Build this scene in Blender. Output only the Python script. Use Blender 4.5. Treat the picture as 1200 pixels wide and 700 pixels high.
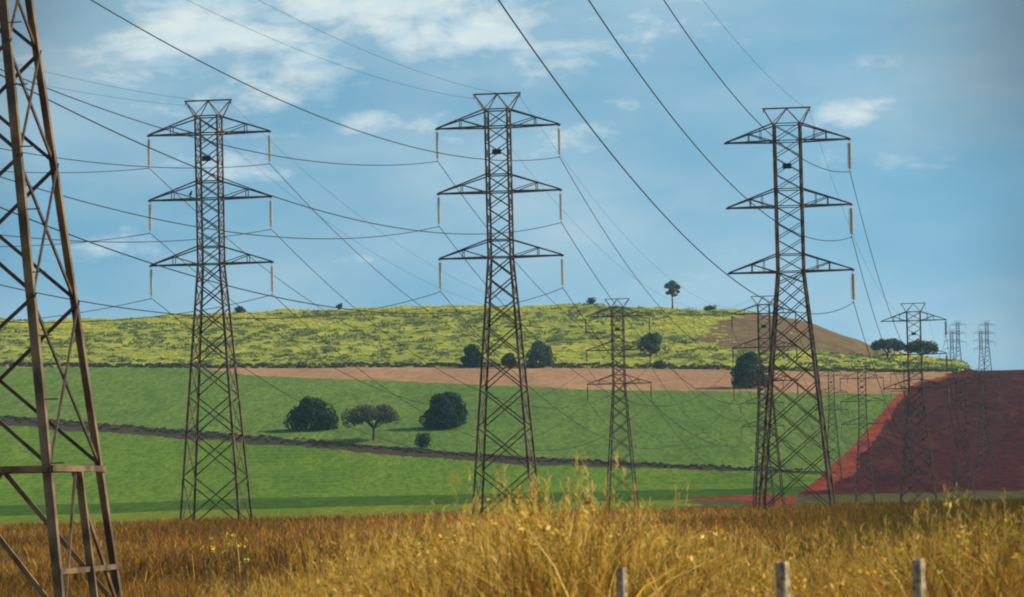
import bpy, math, random
import numpy as np
from mathutils import Vector

random.seed(7); rng = np.random.default_rng(11)
scene = bpy.context.scene
for o in list(bpy.data.objects): bpy.data.objects.remove(o)
C = scene.collection
Rd = math.radians

# ------------------------------------------------------------------ camera
FP = 4500.0
TH = math.atan(222 / FP); RO = Rd(1.35)
f_ = np.array([0, math.cos(TH), math.sin(TH)]); u0 = np.array([0, -math.sin(TH), math.cos(TH)]); r0 = np.array([1., 0, 0])
R_ = r0 * math.cos(RO) - u0 * math.sin(RO); U_ = u0 * math.cos(RO) + r0 * math.sin(RO)
cam = bpy.data.cameras.new('camera'); camo = bpy.data.objects.new('camera', cam); C.objects.link(camo)
from mathutils import Matrix
camo.matrix_world = Matrix(((R_[0], U_[0], -f_[0], 0), (R_[1], U_[1], -f_[1], 0), (R_[2], U_[2], -f_[2], 0), (0, 0, 0, 1)))
cam.sensor_width = 36; cam.lens = 36 * FP / 1200; cam.clip_start = 0.5; cam.clip_end = 20000
cam.dof.use_dof = True; cam.dof.focus_distance = 413; cam.dof.aperture_fstop = 6.0
scene.camera = camo

def ray(px, y):
    v = f_ + R_ * (px - 600) / FP + U_ * (350 - y) / FP
    return v / v[1]
def P(px, y, d): return ray(px, y) * d
def proj(p):
    k = p @ f_
    return 600 + FP * (p @ R_) / k, 350 - FP * (p @ U_) / k

# ------------------------------------------------------------------ sun, sky, exposure
SUN_EL, SUN_AZ = Rd(34), Rd(78)
sd = Vector((math.cos(SUN_EL) * math.sin(SUN_AZ), math.cos(SUN_EL) * math.cos(SUN_AZ), math.sin(SUN_EL)))
sl = bpy.data.lights.new('sun', 'SUN'); sl.energy = 5.0; sl.angle = Rd(0.5); sl.color = (1.0, 0.89, 0.70)
so = bpy.data.objects.new('sun', sl); so.rotation_euler = (-sd).to_track_quat('-Z', 'Y').to_euler(); C.objects.link(so)
scene.view_settings.view_transform = 'Standard'; scene.view_settings.look = 'None'
scene.view_settings.exposure = 0.48; scene.view_settings.gamma = 1.0

class NT:
    def __init__(s, nt): s.nt = nt; nt.nodes.clear()
    def n(s, typ, ins=None, **kw):
        nd = s.nt.nodes.new(typ)
        for k, v in kw.items(): setattr(nd, k, v)
        for k, v in (ins or {}).items():
            sk = nd.inputs[k]
            if isinstance(v, bpy.types.NodeSocket): s.nt.links.new(v, sk)
            else: sk.default_value = v
        return nd
    def m(s, op, a, b=0.0, c=0.0, clamp=False):
        return s.n('ShaderNodeMath', {0: a, 1: b, 2: c}, operation=op, use_clamp=clamp).outputs[0]
    def vm(s, op, a, b=(0, 0, 0)):
        nd = s.n('ShaderNodeVectorMath', {0: a, 1: b}, operation=op)
        return nd.outputs['Value'] if op == 'LENGTH' else nd.outputs[0]
    def mix(s, fac, a, b, blend='MIX'):
        nd = s.n('ShaderNodeMix', data_type='RGBA', blend_type=blend)
        for i, v in ((0, fac), (6, a), (7, b)):
            if isinstance(v, bpy.types.NodeSocket): s.nt.links.new(v, nd.inputs[i])
            else: nd.inputs[i].default_value = (v if i == 0 else (*v, 1) if len(v) == 3 else v)
        return nd.outputs[2]
    def noise(s, vec, scale, detail=4, rough=0.55, dist=0.0):
        return s.n('ShaderNodeTexNoise', {'Vector': vec, 'Scale': scale, 'Detail': detail, 'Roughness': rough, 'Distortion': dist}).outputs[0]
    def ramp(s, fac, lo, hi):
        return s.n('ShaderNodeMapRange', {0: fac, 1: lo, 2: hi, 3: 0.0, 4: 1.0}, interpolation_type='SMOOTHSTEP', clamp=True).outputs[0]

world = bpy.data.worlds.new('World'); scene.world = world; world.use_nodes = True
w = NT(world.node_tree)
tc = w.n('ShaderNodeTexCoord').outputs['Generated']
sep = w.n('ShaderNodeSeparateXYZ', {0: tc})
# sample the sky higher than the line of sight: a clear blue all the way down
vec = w.n('ShaderNodeCombineXYZ', {0: sep.outputs[0], 1: sep.outputs[1], 2: w.m('ADD', w.m('MULTIPLY', w.m('MAXIMUM', sep.outputs[2], 0.0), 0.7), 0.30)}).outputs[0]
sky = w.n('ShaderNodeTexSky', {0: vec}, sky_type='NISHITA', sun_disc=False, sun_elevation=SUN_EL, sun_rotation=SUN_AZ,
          altitude=400, air_density=1.0, dust_density=0.5, ozone_density=2.0).outputs[0]
yy = w.m('MAXIMUM', w.m('ABSOLUTE', sep.outputs[1]), 0.05)
uv = w.n('ShaderNodeCombineXYZ', {0: w.m('DIVIDE', sep.outputs[0], yy), 1: w.m('DIVIDE', sep.outputs[2], yy), 2: 0.0}).outputs[0]
def field(lst):
    acc = None
    for (px, y, rx, ry, amp) in lst:
        c = ray(px, y)
        d = w.vm('LENGTH', w.vm('MULTIPLY', w.vm('SUBTRACT', uv, (c[0], c[2], 0)), (FP / rx, FP / ry, 0)))
        g = w.m('MULTIPLY', w.m('SUBTRACT', 1.0, d), amp)
        acc = g if acc is None else w.m('MAXIMUM', acc, g)
    return acc
CLOUDS = [(235, 40, 330, 95, .95), (420, 10, 260, 70, .9), (545, 42, 150, 62, 1.15), (700, 30, 260, 90, .5), (460, 30, 100, 40, .85), (425, 145, 130, 34, .8),
          (300, 110, 260, 80, .5), (650, 165, 160, 46, .5), (1005, 134, 90, 30, .85), (960, 150, 60, 20, .5), (270, 195, 110, 40, .55),
          (425, 305, 80, 26, .5), (60, 60, 140, 90, .5), (850, 320, 150, 46, .45), (1010, 75, 90, 34, .28), (1060, 185, 150, 44, .25),
          (740, 120, 90, 26, .4), (650, 40, 60, 26, .5), (130, 290, 170, 36, .45), (720, 320, 150, 60, .3), (-300, 60, 300, 90, .8),
          (1500, 120, 240, 80, .7), (700, -160, 400, 90, .7)]
stretch = w.vm('MULTIPLY', uv, (1.0, 2.3, 1.0))
nA = w.noise(stretch, 32, 7, .62, .4); nB = w.noise(stretch, 90, 5, .6); nS = w.noise(w.vm('MULTIPLY', uv, (1.0, 2.4, 1.0)), 9, 4, .5)
fld = field(CLOUDS)
dens = w.m('ADD', fld, w.m('MULTIPLY', w.m('SUBTRACT', nA, 0.5), 1.7))
dens = w.m('ADD', dens, w.m('MULTIPLY', w.m('SUBTRACT', nB, 0.5), 0.75))
puff = w.ramp(dens, 0.10, 0.95)
veil = w.m('MULTIPLY', w.ramp(nS, 0.28, 0.72), 0.42)
cov = w.m('MAXIMUM', w.m('MULTIPLY', puff, 0.92), veil, clamp=True)
skyb = w.mix(1.0, sky, (0.86, 1.24, 1.06), 'MULTIPLY')
cloudcol = w.mix(w.ramp(w.noise(stretch, 55, 4), .35, .65), (4.6, 5.6, 6.0), (5.6, 6.15, 6.0))
col = w.mix(cov, skyb, cloudcol)
# lens corner darkening, put into the sky colour at both upper sides
dk = field([(1400, 0, 440, 420, 1.15), (1400, 300, 330, 420, 1.05), (-120, -60, 330, 300, 1.05), (-110, 190, 170, 300, .8)])
dk = w.ramp(w.m('ADD', dk, w.m('MULTIPLY', w.m('SUBTRACT', nS, .5), .12)), 0.0, 0.85)
col = w.mix(w.m('MULTIPLY', dk, 0.85), col, (0.55, 1.0, 1.35))
bg = w.n('ShaderNodeBackground', {'Color': col, 'Strength': 0.10}).outputs[0]
w.n('ShaderNodeOutputWorld', {'Surface': bg})

# ------------------------------------------------------------------ helpers
def prop(o, label=None, cat=None, group=None, kind=None):
    if label: o['label'] = label
    if cat: o['category'] = cat
    if group: o['group'] = group
    if kind: o['kind'] = kind
    return o
def empty(name, loc, rz=0):
    o = bpy.data.objects.new(name, None); o.location = loc; o.rotation_euler = (0, 0, rz); o.empty_display_size = .5; C.objects.link(o); return o
def copy_tree(o, parent=None):
    c = o.copy(); C.objects.link(c); c.parent = parent
    for ch in list(o.children): copy_tree(ch, c)
    return c
def np_mesh(name, V, Fc, mat, parent=None, smooth=False, cols=None):
    """V (n,3); Fc list of (m,k) int arrays"""
    me = bpy.data.meshes.new(name)
    Fc = [np.asarray(x, dtype=np.int32) for x in (Fc if isinstance(Fc, list) else [Fc])]
    loops = np.concatenate([x.ravel() for x in Fc]); tot = np.concatenate([np.full(len(x), x.shape[1], np.int32) for x in Fc])
    st = np.zeros(len(tot), np.int32); st[1:] = np.cumsum(tot)[:-1]
    me.vertices.add(len(V)); me.vertices.foreach_set('co', np.asarray(V, np.float32).ravel())
    me.loops.add(len(loops)); me.loops.foreach_set('vertex_index', loops)
    me.polygons.add(len(tot)); me.polygons.foreach_set('loop_start', st)
    me.update(calc_edges=True)
    me.polygons.foreach_set('use_smooth', np.full(len(tot), smooth))
    if cols is not None:
        a = me.color_attributes.new('tone', 'FLOAT_COLOR', 'POINT'); c4 = np.ones((len(V), 4), np.float32); c4[:, :3] = cols
        a.data.foreach_set('color', c4.ravel())
    me.materials.append(mat)
    o = bpy.data.objects.new(name, me); C.objects.link(o)
    if parent: o.parent = parent
    return o

def mat_new(name):
    m = bpy.data.materials.new(name); m.use_nodes = True; return m, NT(m.node_tree)
def finish(t, color, rough=.8, metal=0.0, bump=None, spec=.3, transl=0):
    ins = {'Base Color': color, 'Roughness': rough, 'Metallic': metal, 'Specular IOR Level': spec}
    b = t.n('ShaderNodeBsdfPrincipled', ins)
    if bump is not None:
        bn = t.n('ShaderNodeBump', {'Strength': bump[1], 'Distance': bump[2], 'Height': bump[0]}); t.nt.links.new(bn.outputs[0], b.inputs['Normal'])
    out = b.outputs[0]
    if transl:
        tr = t.n('ShaderNodeBsdfTranslucent', {'Color': color}); out = t.n('ShaderNodeMixShader', {0: transl, 1: b.outputs[0], 2: tr.outputs[0]}).outputs[0]
    t.n('ShaderNodeOutputMaterial', {'Surface': out})
def simple(name, c1, c2, scale, rough=.75, metal=0., detail=4, coord='Object', bump=None):
    m, t = mat_new(name); v = t.n('ShaderNodeTexCoord').outputs[coord]
    n = t.noise(v, scale, detail); finish(t, t.mix(t.ramp(n, .35, .65), c1, c2), rough, metal, None if not bump else (n, bump, .02)); return m

M = {}
M['steel'] = simple('weathered_steel', (.045, .030, .022), (.19, .125, .085), .9, .6, .3)
M['steel_near'] = simple('rust_stained_steel', (.075, .044, .023), (.23, .145, .072), .8, .6, .25)
M['steel_dark'] = simple('dark_rusted_steel', (.045, .030, .020), (.10, .06, .035), 2.2, .6, .2)
M['ceramic'] = simple('cream_insulator_glaze', (.42, .36, .24), (.58, .50, .35), 3, .4)
M['dull_ceramic'] = simple('dull_brown_insulator_glaze', (.10, .075, .055), (.16, .12, .085), 3, .5)
M['plate'] = simple('dark_enamel_plate', (.02, .02, .022), (.04, .04, .045), 5, .5)
M['wire'], _t = mat_new('dull_aluminium_strand'); finish(_t, (.035, .035, .036, 1), 1.0, 0, spec=0)
M['bark'] = simple('tree_bark', (.06, .045, .035), (.12, .095, .07), 2, .9)
M['post'] = simple('weathered_fence_timber', (.14, .10, .065), (.42, .32, .20), 18, .9, bump=.6)
M['bird'] = simple('dark_feathers', (.015, .014, .013), (.03, .028, .026), 8, .7)
def leafmat(name, tint, tr=.25):
    m, t = mat_new(name)
    a = t.n('ShaderNodeAttribute', attribute_name='tone').outputs['Color']
    finish(t, t.mix(1.0, a, tint, 'MULTIPLY'), .8, transl=tr, spec=.05); return m
M['leaf'] = leafmat('tree_foliage', (1, 1, 1), .15)
M['scrubleaf'] = leafmat('scrub_foliage', (1, 1, 1), .5)
M['grassblade'] = leafmat('dry_grass_blades', (1, 1, 1), .45)

def groundmat(name, stops, sc=(1, 1, 1), n1=.03, n2=.25, fine=2.0, rows=None, bump=.5, mott=.5):
    """three-tone ground: broad patches, mid mottling and fine speckle"""
    m, t = mat_new(name); v = t.n('ShaderNodeTexCoord').outputs['Object']; vs = t.vm('MULTIPLY', v, sc)
    a = t.noise(vs, n1, 5, .6); b = t.noise(vs, n2, 5, .65); c = t.noise(v, fine, 3, .6)
    col = t.mix(t.ramp(a, .35, .65), stops[0], stops[1])
    col = t.mix(t.m('MULTIPLY', t.ramp(b, .42, .68), .8), col, stops[2])
    if len(stops) > 3: col = t.mix(t.ramp(t.noise(vs, n2 * 2.3, 4, .6, .5), .56, .66), col, stops[3])
    if rows:
        wv = t.n('ShaderNodeTexWave', {'Vector': v, 'Scale': rows[0], 'Distortion': 2.0, 'Detail': 3.0, 'Detail Scale': .3}, bands_direction=rows[1]).outputs[1]
        col = t.mix(t.m('MULTIPLY', wv, rows[2]), col, stops[2])
    e = t.noise(vs, fine * .45, 5, .75)
    col = t.mix(t.m('MULTIPLY', t.ramp(e, .42, .62), mott), col, tuple(q * .45 for q in stops[0]))
    col = t.mix(t.m('MULTIPLY', t.ramp(c, .4, .6), .25), col, tuple(q * .5 for q in stops[0]))
    bn = t.n('ShaderNodeBump', {'Strength': bump, 'Distance': .6, 'Height': t.m('ADD', b, c)})
    df = t.n('ShaderNodeBsdfDiffuse', {'Color': col, 'Roughness': .6, 'Normal': bn.outputs[0]})
    t.n('ShaderNodeOutputMaterial', {'Surface': df.outputs[0]}); return m

M['g_dry'] = groundmat('dry_grass_ground', [(.20, .115, .045), (.15, .080, .035), (.27, .16, .05)], (1, .25, 1), .03, .35, 2)
M['g_dark'] = groundmat('dark_crop_green', [(.060, .115, .016), (.045, .092, .014), (.08, .135, .02)], (1, .12, 1), .012, .08, .7)
M['g_yel'] = groundmat('yellow_green_margin', [(.17, .200, .022), (.11, .16, .020), (.23, .22, .03)], (1, .12, 1), .012, .08, .7)
M['g_low'] = groundmat('young_crop_green', [(.125, .205, .028), (.075, .150, .022), (.18, .25, .034)], (1, .12, 1), .012, .08, 1.0, rows=(.022, 'Y', .4), mott=.7)
M['g_up'] = groundmat('crop_green', [(.135, .205, .045), (.175, .245, .050), (.085, .145, .034)], (1, .14, 1), .010, .09, 1.0, rows=(.05, 'X', .2), mott=.75)
M['g_strip'] = groundmat('bare_tan_soil', [(.46, .255, .135), (.38, .205, .11), (.29, .165, .09)], (1, .3, 1), .015, .07, .6)
M['g_track'] = groundmat('dark_track_soil', [(.075, .05, .04), (.05, .045, .03), (.10, .06, .045)], (1, .6, 1), .05, .2, 1)
M['g_hill'] = groundmat('rough_hill_pasture', [(.44, .43, .065), (.33, .35, .065), (.22, .26, .065), (.14, .18, .06)], (.30, .30, 2.0), .030, .12, .60, bump=1.0, mott=.75)
M['g_bare'] = groundmat('bare_brown_hillside', [(.20, .125, .07), (.165, .105, .06), (.25, .19, .08)], (1, .5, 2), .02, .08, .5)
M['g_red'] = groundmat('cloud_shaded_ploughed_earth', [(.062, .014, .014), (.034, .011, .016), (.115, .034, .022), (.028, .011, .016)], (1, .25, 1), .014, .07, .5, rows=(.035, 'Y', .5), mott=.7)  # dark maroon soil, with the cloud shadow over it put into the colours
M['g_redroad'] = groundmat('bright_red_earth', [(.26, .050, .024), (.15, .034, .020), (.36, .09, .04)], (1, .4, 1), .03, .15, .8)
M['g_olive'] = groundmat('olive_grass_verge', [(.10, .085, .030), (.075, .060, .025), (.13, .12, .035)], (1, .3, 1), .02, .15, 1)

# ------------------------------------------------------------------ terrain
def vnoise(x, y, s, seed=0):
    """smooth value noise, numpy"""
    r = np.random.default_rng(seed).random((256, 256)); x = np.asarray(x) / s + 1000; y = np.asarray(y) / s + 1000
    xi = np.floor(x).astype(int); yi = np.floor(y).astype(int); fx = x - xi; fy = y - yi
    fx = fx * fx * (3 - 2 * fx); fy = fy * fy * (3 - 2 * fy)
    g = lambda a, b: r[a % 256, b % 256]
    return (g(xi, yi) * (1 - fx) + g(xi + 1, yi) * fx) * (1 - fy) + (g(xi, yi + 1) * (1 - fx) + g(xi + 1, yi + 1) * fx) * fy
DK = [-60, 0, 45, 100, 170, 413, 800, 1190, 1300, 1430, 1574, 1700, 1850, 2100, 2300]
ZK = [-1.7, -1.75, -1.8, -3.7, -3.9, -3.3, -7, -11, -8.8, -5.0, 0.5, 12, 29, 53.5, 72]
_dd = np.linspace(-60, 2300, 2361); _zz = np.interp(_dd, DK, ZK)
_k = np.hanning(61); _k /= _k.sum(); _zs = np.convolve(np.pad(_zz, 30, mode='edge'), _k, 'valid')
_m = np.clip((_dd - 120) / 80, 0, 1); _zs = _zs * _m + _zz * (1 - _m)
SKX = [-4000, -300, 0, 60, 110, 200, 300, 400, 560, 700, 860, 910, 950, 1000, 1040, 1080, 1125, 1150, 1400, 5000]
SKY = [380, 380, 376, 376, 373, 371, 366, 363, 359, 358, 364, 369, 379, 397, 415, 418, 424, 446, 446, 446]
def ztop(px): # height of the hill crest at 2700 m
    hz = 572 - (px - 600) * math.tan(RO)
    return (hz - np.interp(px, SKX, SKY)) / FP * 2700
def zed(x, d):
    x = np.asarray(x, float); d = np.asarray(d, float)
    px = 600 + x / np.maximum(d, 30) * FP
    px = np.clip(px, -4000, 5000)
    z = np.interp(d, _dd, _zs)
    side = np.interp(px, [-200, 0, 270, 600, 860, 1050, 5000], [9, 8, 4, 0.6, -4, -8.2, -8.2])
    z = z + side * np.clip((d - 1574) / 726, 0, 1)
    zt = ztop(px); z23 = 72 + side
    t = np.clip((d - 2300) / 400, 0, 1); t2 = t ** .85
    lift = np.sin(t * math.pi) * 3.0 * (px < 1050)
    zh = z23 + (zt - z23) * t2 + lift
    z = np.where(d > 2300, zh, z)
    tb = np.clip((d - 2700) / 900, 0, 1); z = np.where(d > 2700, zt - (zt + 20) * (tb * tb * (3 - 2 * tb)), z)
    hn = (vnoise(x, d * .6, 26, 1) - .5) * 2.6 + (vnoise(x, d * .6, 9, 2) - .5) * 1.2
    z = z + hn * np.clip((d - 2310) / 60, 0, 1) * np.where(px > 1100, .25, 1)
    z = z + (vnoise(x, d, 30, 3) - .5) * .5 * np.clip((d - 120) / 300, 0, 1) + (vnoise(x, d, 6, 4) - .5) * .16
    return z
uu = np.concatenate([-np.geomspace(.85, .1605, 34)[:-1], np.arange(-.16, .1601, 1.7 / FP), np.geomspace(.1605, .85, 34)[1:]])
rows = np.concatenate([np.arange(-58, 20, 6), np.arange(20, 140, 2.5), np.geomspace(140, 1190, 90)[:-1], np.arange(1190, 2300, 4.5), np.arange(2300, 2760, 3.5), np.geomspace(2765, 5000, 24)])
dshift = 60.0
UU, DD = np.meshgrid(uu, rows); XX = UU * (DD + dshift) * np.where(DD < 200, 1, 1)
ZZ = zed(XX, DD); GV = np.stack([XX, DD, ZZ], -1).reshape(-1, 3)
nr, nc = DD.shape
idx = np.arange(nr * nc).reshape(nr, nc)
quads = np.stack([idx[:-1, :-1], idx[:-1, 1:], idx[1:, 1:], idx[1:, :-1]], -1).reshape(-1, 4)
cen = GV[quads].mean(1); cx, cd = cen[:, 0], cen[:, 1]
flat = cen.copy(); flat[:, 1] = np.maximum(flat[:, 1], 20)
cpx, cpy = proj(flat); cpx = np.clip(cpx, -4000, 5000)
jit = (vnoise(cx, cd, 14, 9) - .5) * 3.0 + (vnoise(cx, cd, 4, 10) - .5) * 1.6
yj = cpy + jit
def crv(pts): a = np.array(pts, float); return np.interp(cpx, a[:, 0], a[:, 1])
hedge_t = crv([(-600, 470), (0, 487), (200, 503), (400, 519), (600, 535), (860, 548), (960, 552)])
hedge_b = crv([(-600, 484), (0, 499), (200, 513), (400, 528), (600, 543), (860, 553), (960, 556)])
strip_b = crv([(-900, 431), (230, 431), (290, 440), (540, 450), (700, 457), (860, 459), (1000, 462), (1100, 462), (3000, 462)])
redline = crv([(-4000, 900), (925, 900), (930, 583), (960, 560), (1000, 522), (1030, 487), (1052, 462), (1085, 445), (1120, 436), (1140, 425), (5000, 425)])
redroad = crv([(-4000, 900), (925, 900), (935, 583), (978, 568), (1006, 542), (1034, 503), (1056, 468), (1086, 447), (1121, 436), (5000, 425)])
poly = np.array([(812, 397), (835, 381), (868, 370), (905, 362), (950, 372), (1000, 390), (1045, 415), (1000, 417), (955, 411), (900, 413), (850, 409)], float)
def inpoly(px, py):
    c = np.zeros(len(px), bool); n = len(poly)
    for i in range(n):
        x1, y1 = poly[i]; x2, y2 = poly[(i + 1) % n]
        cond = ((y1 > py) != (y2 > py)) & (px < (x2 - x1) * (py - y1) / (y2 - y1 + 1e-9) + x1)
        c ^= cond
    return c
reg = np.full(len(quads), 0)
edge = 1195 + (vnoise(cx, cd, 60, 21) - .5) * 60
dry = cd < edge
right = np.clip((cpx - 780) / 60, 0, 1)
reg[:] = 1                                             # lower green
wv = (vnoise(cx, cd, 90, 77) - .5) * 24
reg[cd + wv < 1505] = 11
reg[cd + wv < 1405] = 10
reg[yj < hedge_b] = 2
reg[(cpy + jit * .6) < hedge_t] = 3
reg[(cpy + jit * .5) < strip_b] = 4
reg[cd > 2302 + jit * 3] = 5
reg[(cd > 2302) & inpoly(cpx + jit * 5, cpy + jit * 1.6)] = 6
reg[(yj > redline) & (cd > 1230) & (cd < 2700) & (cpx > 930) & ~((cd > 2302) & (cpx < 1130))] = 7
rr = (yj > redline) & (cpy + jit * 3 + (vnoise(cx, cd, 28, 91) - .5) * 12 < redroad) & (cd > 1300) & (cpx < 1115)
reg[rr & (reg == 7)] = 8
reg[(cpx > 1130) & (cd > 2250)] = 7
reg[(cd < 1420 + jit * 8) & (cpx > 800 + jit * 20)] = 9
reg[(cd > 1300) & (cd < 1440 + 12 * jit) & (cpx > 815 + jit * 6) & (cpx < 935) & (vnoise(cx, cd, 22, 31) > .52)] = 8
reg[dry] = 0
names = {0: ('dry_grass_ground', 'g_dry'), 1: ('lower_green_field', 'g_low'), 2: ('field_track', 'g_track'), 3: ('upper_green_field', 'g_up'), 4: ('bare_soil_field', 'g_strip'),
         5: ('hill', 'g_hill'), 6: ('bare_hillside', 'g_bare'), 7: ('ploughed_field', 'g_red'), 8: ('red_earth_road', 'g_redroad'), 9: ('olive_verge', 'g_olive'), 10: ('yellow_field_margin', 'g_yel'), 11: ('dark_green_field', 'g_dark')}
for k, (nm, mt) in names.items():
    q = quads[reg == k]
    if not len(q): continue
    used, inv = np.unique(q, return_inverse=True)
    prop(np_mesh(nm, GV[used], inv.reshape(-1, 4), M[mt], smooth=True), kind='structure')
def gz(x, y): return float(zed(np.array([x]), np.array([y]))[0])

# ------------------------------------------------------------------ leaf clouds
def leaf_quads(centers, size, normals=None, spread=.7, tones=None, aspect=1.0):
    n = len(centers); a = rng.normal(size=(n, 3)) 
    if normals is not None: a = a * spread + normals
    a /= np.linalg.norm(a, axis=1, keepdims=True) + 1e-9
    b = np.cross(a, rng.normal(size=(n, 3))); b /= np.linalg.norm(b, axis=1, keepdims=True) + 1e-9; c = np.cross(a, b)
    s = (size * rng.uniform(.6, 1.3, n))[:, None]
    V = np.stack([centers - b * s - c * s * aspect * .2, centers - c * s * aspect, centers + b * s + c * s * .2, centers + c * s * aspect], 1).reshape(-1, 3)
    Fq = np.arange(4 * n).reshape(-1, 4)
    return V, Fq, (np.repeat(tones, 4, axis=0) if tones is not None else None)
def lobes_points(lobes, n, zmin=None):
    """points on / inside the shell of many ellipsoid lobes"""
    L = np.array(lobes); wgt = (L[:, 3] * L[:, 3]); wgt /= wgt.sum(); k = rng.choice(len(L), n, p=wgt)
    d = rng.normal(size=(n, 3)); d /= np.linalg.norm(d, axis=1, keepdims=True)
    r = rng.uniform(.72, 1.05, n) ** .8
    p = L[k, :3] + d * L[k, 3:6] * r[:, None]
    if zmin is not None: ok = p[:, 2] > zmin; p, d, k = p[ok], d[ok], k[ok]
    return p, d, k
def tones_for(k, nk, base, alt, var=.35):
    t = rng.random(nk)[k][:, None] * .7 + rng.random(len(k))[:, None] * .3
    c = np.array(base) * (1 - t) + np.array(alt) * t
    return c * rng.uniform(1 - var, 1 + var, len(k))[:, None]
def tube_np(pts, rad, sides=7):
    pts = np.asarray(pts, float); V = []; Fq = []
    for i, p in enumerate(pts):
        t = pts[min(i + 1, len(pts) - 1)] - pts[max(i - 1, 0)]; t /= np.linalg.norm(t) + 1e-9
        a = np.cross(t, [0.3, 1, .2]); a /= np.linalg.norm(a); b = np.cross(t, a)
        for s in range(sides):
            an = 2 * math.pi * s / sides; V.append(p + (a * math.cos(an) + b * math.sin(an)) * rad[i])
    for i in range(len(pts) - 1):
        for s in range(sides):
            s2 = (s + 1) % sides; Fq.append((i * sides + s, i * sides + s2, (i + 1) * sides + s2, (i + 1) * sides + s))
    V = np.array(V); Fq = np.array(Fq)
    return V, Fq
def join(parts):
    off = 0; Vs = []; Fs = []
    for V, Fq in parts: Vs.append(V); Fs.append(Fq + off); off += len(V)
    return np.concatenate(Vs), np.concatenate(Fs)
def tree(name, px, y, d, wid, hgt, style, label, cat='tree', group=None, base=(.016, .040, .018), alt=(.045, .075, .026), n=11000, leaf=.50, seed=0):
    global rng
    rng = np.random.default_rng(100 + seed); rr = random.Random(seed)
    p = P(px, y, d); x0 = p[0]; z0 = gz(x0, d)
    t = empty(name, (x0, d, z0 - .1)); prop(t, label, cat, group)
    W = wid / 2; lobes = []; limbs = []
    if style == 'dome':      # crown down to the ground
        for i in range(75):
            an = rr.uniform(0, 6.283); e = rr.uniform(-.05, 1.0); rad = math.sqrt(max(0, 1 - max(e, 0) ** 2.1)) * rr.uniform(.45, .84)
            s = W * rr.uniform(.17, .30)
            lobes.append((math.cos(an) * rad * W, math.sin(an) * rad * W, hgt * .12 + max(e, 0) * hgt * .70, s, s, s * .8))
        trunk_h = hgt * .4; tr = W * .06; zmin = hgt * .03
    elif style == 'umbrella':
        for i in range(44):
            an = rr.uniform(0, 6.283); rad = rr.uniform(.1, .84) ** .7; s = W * rr.uniform(.19, .33)
            zc = hgt * (.74 - .24 * rad * rad) + rr.uniform(-.08, .05) * hgt
            c = (math.cos(an) * rad * W, math.sin(an) * rad * W, zc); lobes.append((*c, s, s, s * .9))
            if i % 3 == 0: limbs.append(c)
        trunk_h = hgt * .32; tr = W * .055; zmin = None
    elif style == 'tall':
        for (lx, lz, s) in ((.1, .9, .5), (-.35, .82, .42), (.45, .78, .4), (.05, .68, .55), (-.25, .58, .4), (.62, .6, .25), (.2, .5, .3)):
            for j in range(3):
                c = (lx * W + rr.uniform(-.15, .15) * W, rr.uniform(-.4, .4) * W, lz * hgt + rr.uniform(-.03, .03) * hgt); q = s * W * .62
                lobes.append((*c, q, q, q * .8)); limbs.append(c)
        trunk_h = hgt * .45; tr = W * .075; zmin = None
    else:                    # bush
        for i in range(14):
            an = rr.uniform(0, 6.283); rad = rr.uniform(0, .65); s = W * rr.uniform(.3, .45)
            lobes.append((math.cos(an) * rad * W, math.sin(an) * rad * W, hgt * rr.uniform(.25, .68), s, s, min(s, hgt * .3)))
        trunk_h = hgt * .3; tr = W * .06; zmin = 0.05
    if style == 'dome': lobes.append((0, 0, hgt * .40, W * .66, W * .66, hgt * .42))
    pts, nrm, k = lobes_points(lobes, n, zmin)
    V, Fq, cl = leaf_quads(pts, leaf, nrm, .8, tones_for(k, len(lobes), base, alt))
    np_mesh('crown', V, Fq, M['leaf'], t, cols=cl)
    parts = [tube_np([(0, 0, -.3), (tr * .3, 0, trunk_h * .5), (0, tr * .2, trunk_h)], [tr * 1.35, tr, tr * .8])]
    if not limbs: limbs = [l[:3] for l in lobes[::5]]
    for c in limbs[:12]:
        m = (c[0] * .45, c[1] * .45, trunk_h + (c[2] - trunk_h) * .6)
        parts.append(tube_np([(0, 0, trunk_h * .92), m, c], [tr * .55, tr * .36, tr * .12], 5))
    V, Fq = join(parts); np_mesh('trunk', V, Fq, M['bark'], t, smooth=True)
    return t

TD = 1850
s_ = TD / FP
G1 = 'trees scattered over the green field'
tree('broad_tree', 365, 503, TD, 63 * s_, 42 * s_, 'dome', 'dark round tree standing leftmost in the green field', group=G1, seed=1)
tree('umbrella_tree', 438, 521, 1800, 64 * .4, 47 * .4, 'umbrella', 'grey-green flat-topped tree with bare trunk between two dark round trees', group=G1, base=(.07, .085, .045), alt=(.12, .125, .065), n=8000, leaf=.36, seed=2)
tree('broad_tree', 523, 504, TD, 63 * s_, 45 * s_, 'dome', 'dark round tree just left of the middle pylon in the green field', group=G1, seed=3)
tree('round_bush', 495, 537, 1760, 28 * .39, 20 * .39, 'bush', 'small dark bush growing on the track below the dark round tree', 'bush', n=1500, leaf=.3, seed=4)
G2 = 'trees along the foot of the hill'
tree('broad_tree', 553, 430, 2296, 28 * .51, 32 * .51, 'dome', 'dark tree at the hill foot left of the middle pylon legs', group=G2, n=4600, seed=5)
tree('broad_tree', 632, 431, 2296, 38 * .51, 35 * .51, 'dome', 'grey-green round tree at the hill foot right of the middle pylon legs', group=G2, base=(.055, .085, .055), alt=(.09, .125, .07), n=5200, seed=6)
tree('broad_tree', 598, 431, 2290, 26 * .51, 22 * .51, 'bush', 'low dark tree at the hill foot seen through the middle pylon legs', group=G2, n=3000, seed=7)
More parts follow.
